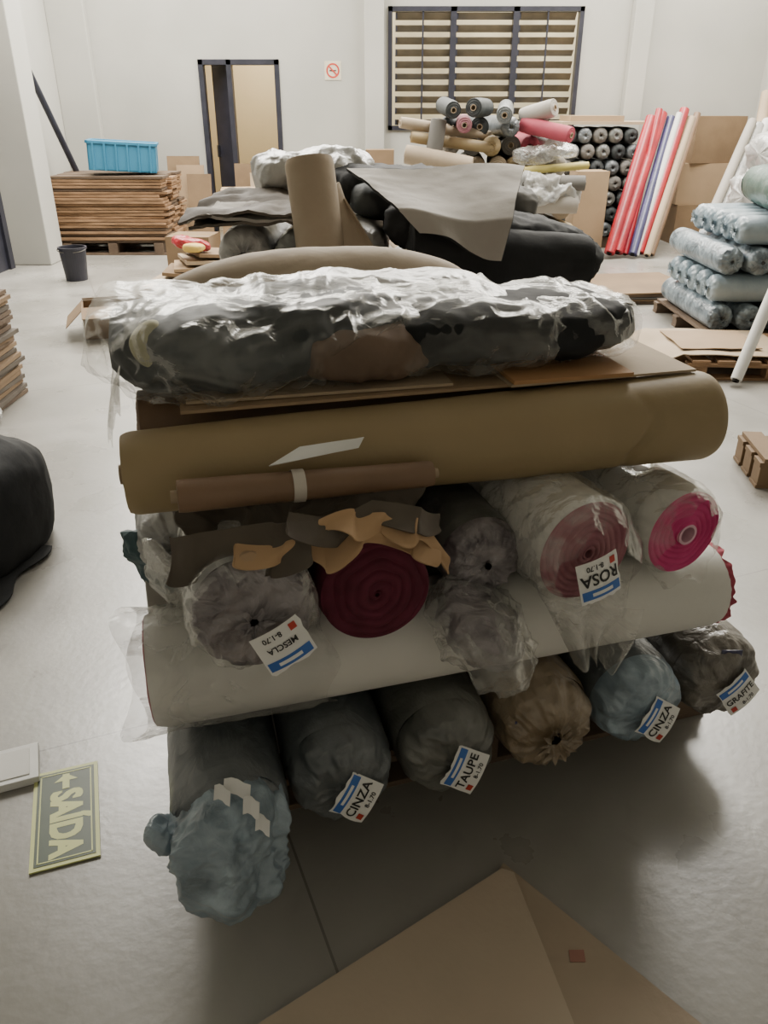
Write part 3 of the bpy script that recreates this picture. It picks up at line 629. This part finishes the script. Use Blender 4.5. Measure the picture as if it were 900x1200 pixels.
b.surf(lambda a,t:c+V((prof[int(round(a*7))][0]*math.cos(2*PI*t),prof[int(round(a*7))][0]*math.sin(2*PI*t),prof[int(round(a*7))][1])),7,36,black,smooth=False)
hd=[V((-.135*math.cos(PI*i/16),-.02-.10*math.sin(PI*i/16),.29-.02*math.sin(PI*i/16))) for i in range(17)]
b.surf(lambda a,t:c+hd[int(round(a*16))]+.004*V((math.cos(2*PI*t),0,math.sin(2*PI*t))),16,8,midgrey)
b.build('black_bucket')
b=B();rollbody(b,(-3.50,10.55,.03),(-3.88,9.6,2.2),.035,black,nu=4,nt=20,amp=0);spiral(b,(-3.88,9.6,2.2),V((-.4,-.7,2.1)),.035,black,nr=6,nt=20,bulge=0);b.build('black_pipe')
b=B()
for i,(x,w,h,m) in enumerate(((-2.5,.4,.95,kraft_d),(-2.46,.34,.85,kraft),(-2.4,.3,.75,kraft_d))): b.box((x+.05*i,10.72-.05*i,h/2+.02),(w,.02,h),m,Matrix.Rotation(-.16,3,'X'))
b.build('leaning_cardboard_sheets')
b=B()
for i,(x,w,h,m) in enumerate(((-1.45,.3,.95,kraft),(-1.62,.5,.85,kraft_d),(-1.5,.34,.75,kraft_l))): b.box((x,10.85-.08*i,h/2+.03),(w,.02,h),m,Matrix.Rotation(-.10,3,'X'))
b.build('leaning_cardboard_sheets')
carton('cardboard_box',(-1.45,8.9,0),.5,.4,.75,8,kraft);carton('cardboard_box',(-1.95,8.5,0),.45,.4,.35,-6,kraft_d)
carton('cardboard_box',(-1.98,5.95,0),.50,.40,.20,18,kraft_d,True)
b=B()
for i in range(6): b.box((-1.85+.04*i,7.55+.05*i,.03+.05*i),(.62-.05*i,.5,.03),[kraft,kraft_l,kraft_d][i%3],rz(-14+9*i)@Matrix.Rotation(.05*(i%3),3,'Y'))
b.box((-1.55,6.7,.03),(.6,.5,.03),kraft,rz(10));b.box((-1.5,6.75,.07),(.5,.4,.02),kraft_l,rz(-6))
b.build('flattened_cardboard')
b=B();pillow(b,(-1.78,7.65,.39),(1,.2,-.2),.18,.12,.06,red,amp=.4,seed=3,cr=.5);pillow(b,(-1.72,7.5,.37),(1,-.3,0),.1,.08,.04,M('yellow_wrap',(.6,.42,.1)),amp=.3,seed=5);b.build('red_plastic_packet')
b=B();random.seed(9)
for i in range(22): b.box((-2.42+random.uniform(-.02,.02),4.3+random.uniform(-.02,.02),.014+i*.027),(.62,.45,.022),[kraft_d,woodd,woodd,dkbrown][random.randint(0,3)],rz(random.uniform(-3,3)))
b.build('flattened_cardboard_stack')
b=B();pillow(b,(-2.25,3.95,.05),(1,.2,0),.22,.08,.035,whitep,amp=.4,cr=.6,low=.003);b.build('plastic_film_scrap')
b=B();pillow(b,(-1.62,2.62,.18),(0.2,1,0),.38,.33,.27,blackc,amp=.12,sc=3,seed=4,cr=.12,crs=3,pe=2.5,ce=3.2,low=.004)
f=bil((-1.95,2.1,.006),(-1.30,2.16,.006),(-1.27,2.6,.01),(-1.95,2.6,.01));sheet(b,lambda a,t:f(a,t)+V((.02*math.sin(t*9),.03*math.sin(a*8),.008*abs(math.sin(a*12)))),20,20,.006,blackc);b.build('black_fabric_bundle')
# SAIDA sign
b=B();ux=V((.327,-.945,0)).normalized();uy=V((-ux.y,ux.x,0));c=V((-.757,1.357,.004))
def Q(x,y,z=0): return c+ux*x+uy*y+Z*z
R=Matrix((ux,uy,Z)).transposed()
b.box(c,(.305,.150,.004),signy,R);b.box(c+Z*.0024,(.285,.132,.0012),signg,R)
for y in(-.058,.058): b.box(Q(0,y,.0034),(.272,.003,.0006),signy,R)
for x in(-.135,.135): b.box(Q(x,0,.0034),(.003,.118,.0006),signy,R)
vs,fs=textgeo('SAÍDA',.092);mx=max(v.x for v in vs);k=.205/(2*mx)
for ix in(-1,0,1):
    for iy in(-1,0,1): b.add([Q(v.x*k+.027+ix*.0025,v.y*1.05-.002+iy*.002,.0034+(ix*3+iy)*.00002) for v in vs],fs,signy)
b.box(Q(-.104,0,.0034),(.05,.016,.0008),signy,R);
b.add([Q(-.130,0,.0036),Q(-.106,.028,.0036),Q(-.106,-.028,.0036)],[(0,2,1)],signy)
b.build('saida_exit_sign')
b=B();b.box((-1.02,1.46,.012),(.30,.13,.022),paper,rz(22));b.box((-1.02,1.46,.024),(.26,.10,.003),whitef,rz(22));b.build('white_plastic_tray',.004)
b=B()
def poly(pts,z,th,m):
    n=len(pts);vs=[V((x,y,z)) for x,y in pts]+[V((x,y,z+th)) for x,y in pts]
    b.add(vs,[tuple(range(n))[::-1],tuple(range(n,2*n))]+[(i,(i+1)%n,n+(i+1)%n,n+i) for i in range(n)],m)
poly([(.265,1.215),(.20,1.12),(.10,.20),(.75,.35),(.70,.74),(.565,.885)],.003,.005,kraft_g)
poly([(.283,1.185),(.258,1.195),(-.235,.86),(-.55,.66),(-.30,.05),(.46,.1),(.345,.87)],.010,.005,kraft_f)
poly([(.365,.985),(.395,.985),(.397,1.01),(.367,1.01)],.0085,.001,M('faded_red_print',(.34,.16,.12)))
b.build('flattened_cardboard')

# ---------------------------------------------------------------- light
def area(name,loc,rot,sx,sy,e,col=(1,.95,.86)):
    l=bpy.data.lights.new(name,'AREA');l.shape='RECTANGLE';l.size=sx;l.size_y=sy;l.energy=e;l.color=col
    o=bpy.data.objects.new(name,l);o.location=loc;o.rotation_euler=rot;S.collection.objects.link(o);return o
area('skylight_lamp',(-2.3,8.0,4.98),(0,0,0),1.8,4.0,640)
area('skylight_lamp',(2.9,8.0,4.98),(0,0,0),1.8,4.0,640)
area('clerestory_lamp',(0,10.7,4.1),(math.radians(-68),0,0),7.5,1.2,760)
area('back_room_lamp',(-1.7,12.2,2.75),(0,0,0),1.2,1.2,70,(1,.93,.8))
area('exterior_fill',(2,12.6,5.2),(math.radians(35),0,0),5,1.5,380,(1,.95,.85))  # added light, brightens the neighbour wall behind the louvres
w=bpy.data.worlds.new('World');S.world=w;w.use_nodes=True
bg=w.node_tree.nodes['Background'];bg.inputs[0].default_value=(1,.98,.94,1);bg.inputs[1].default_value=1.2
cam=bpy.data.cameras.new('Camera');cam.sensor_width=36;cam.lens=27.9;cam.clip_start=.02
co=bpy.data.objects.new('Camera',cam);co.location=(0,0,1.5);co.rotation_euler=(math.radians(63),0,0);S.collection.objects.link(co);S.camera=co
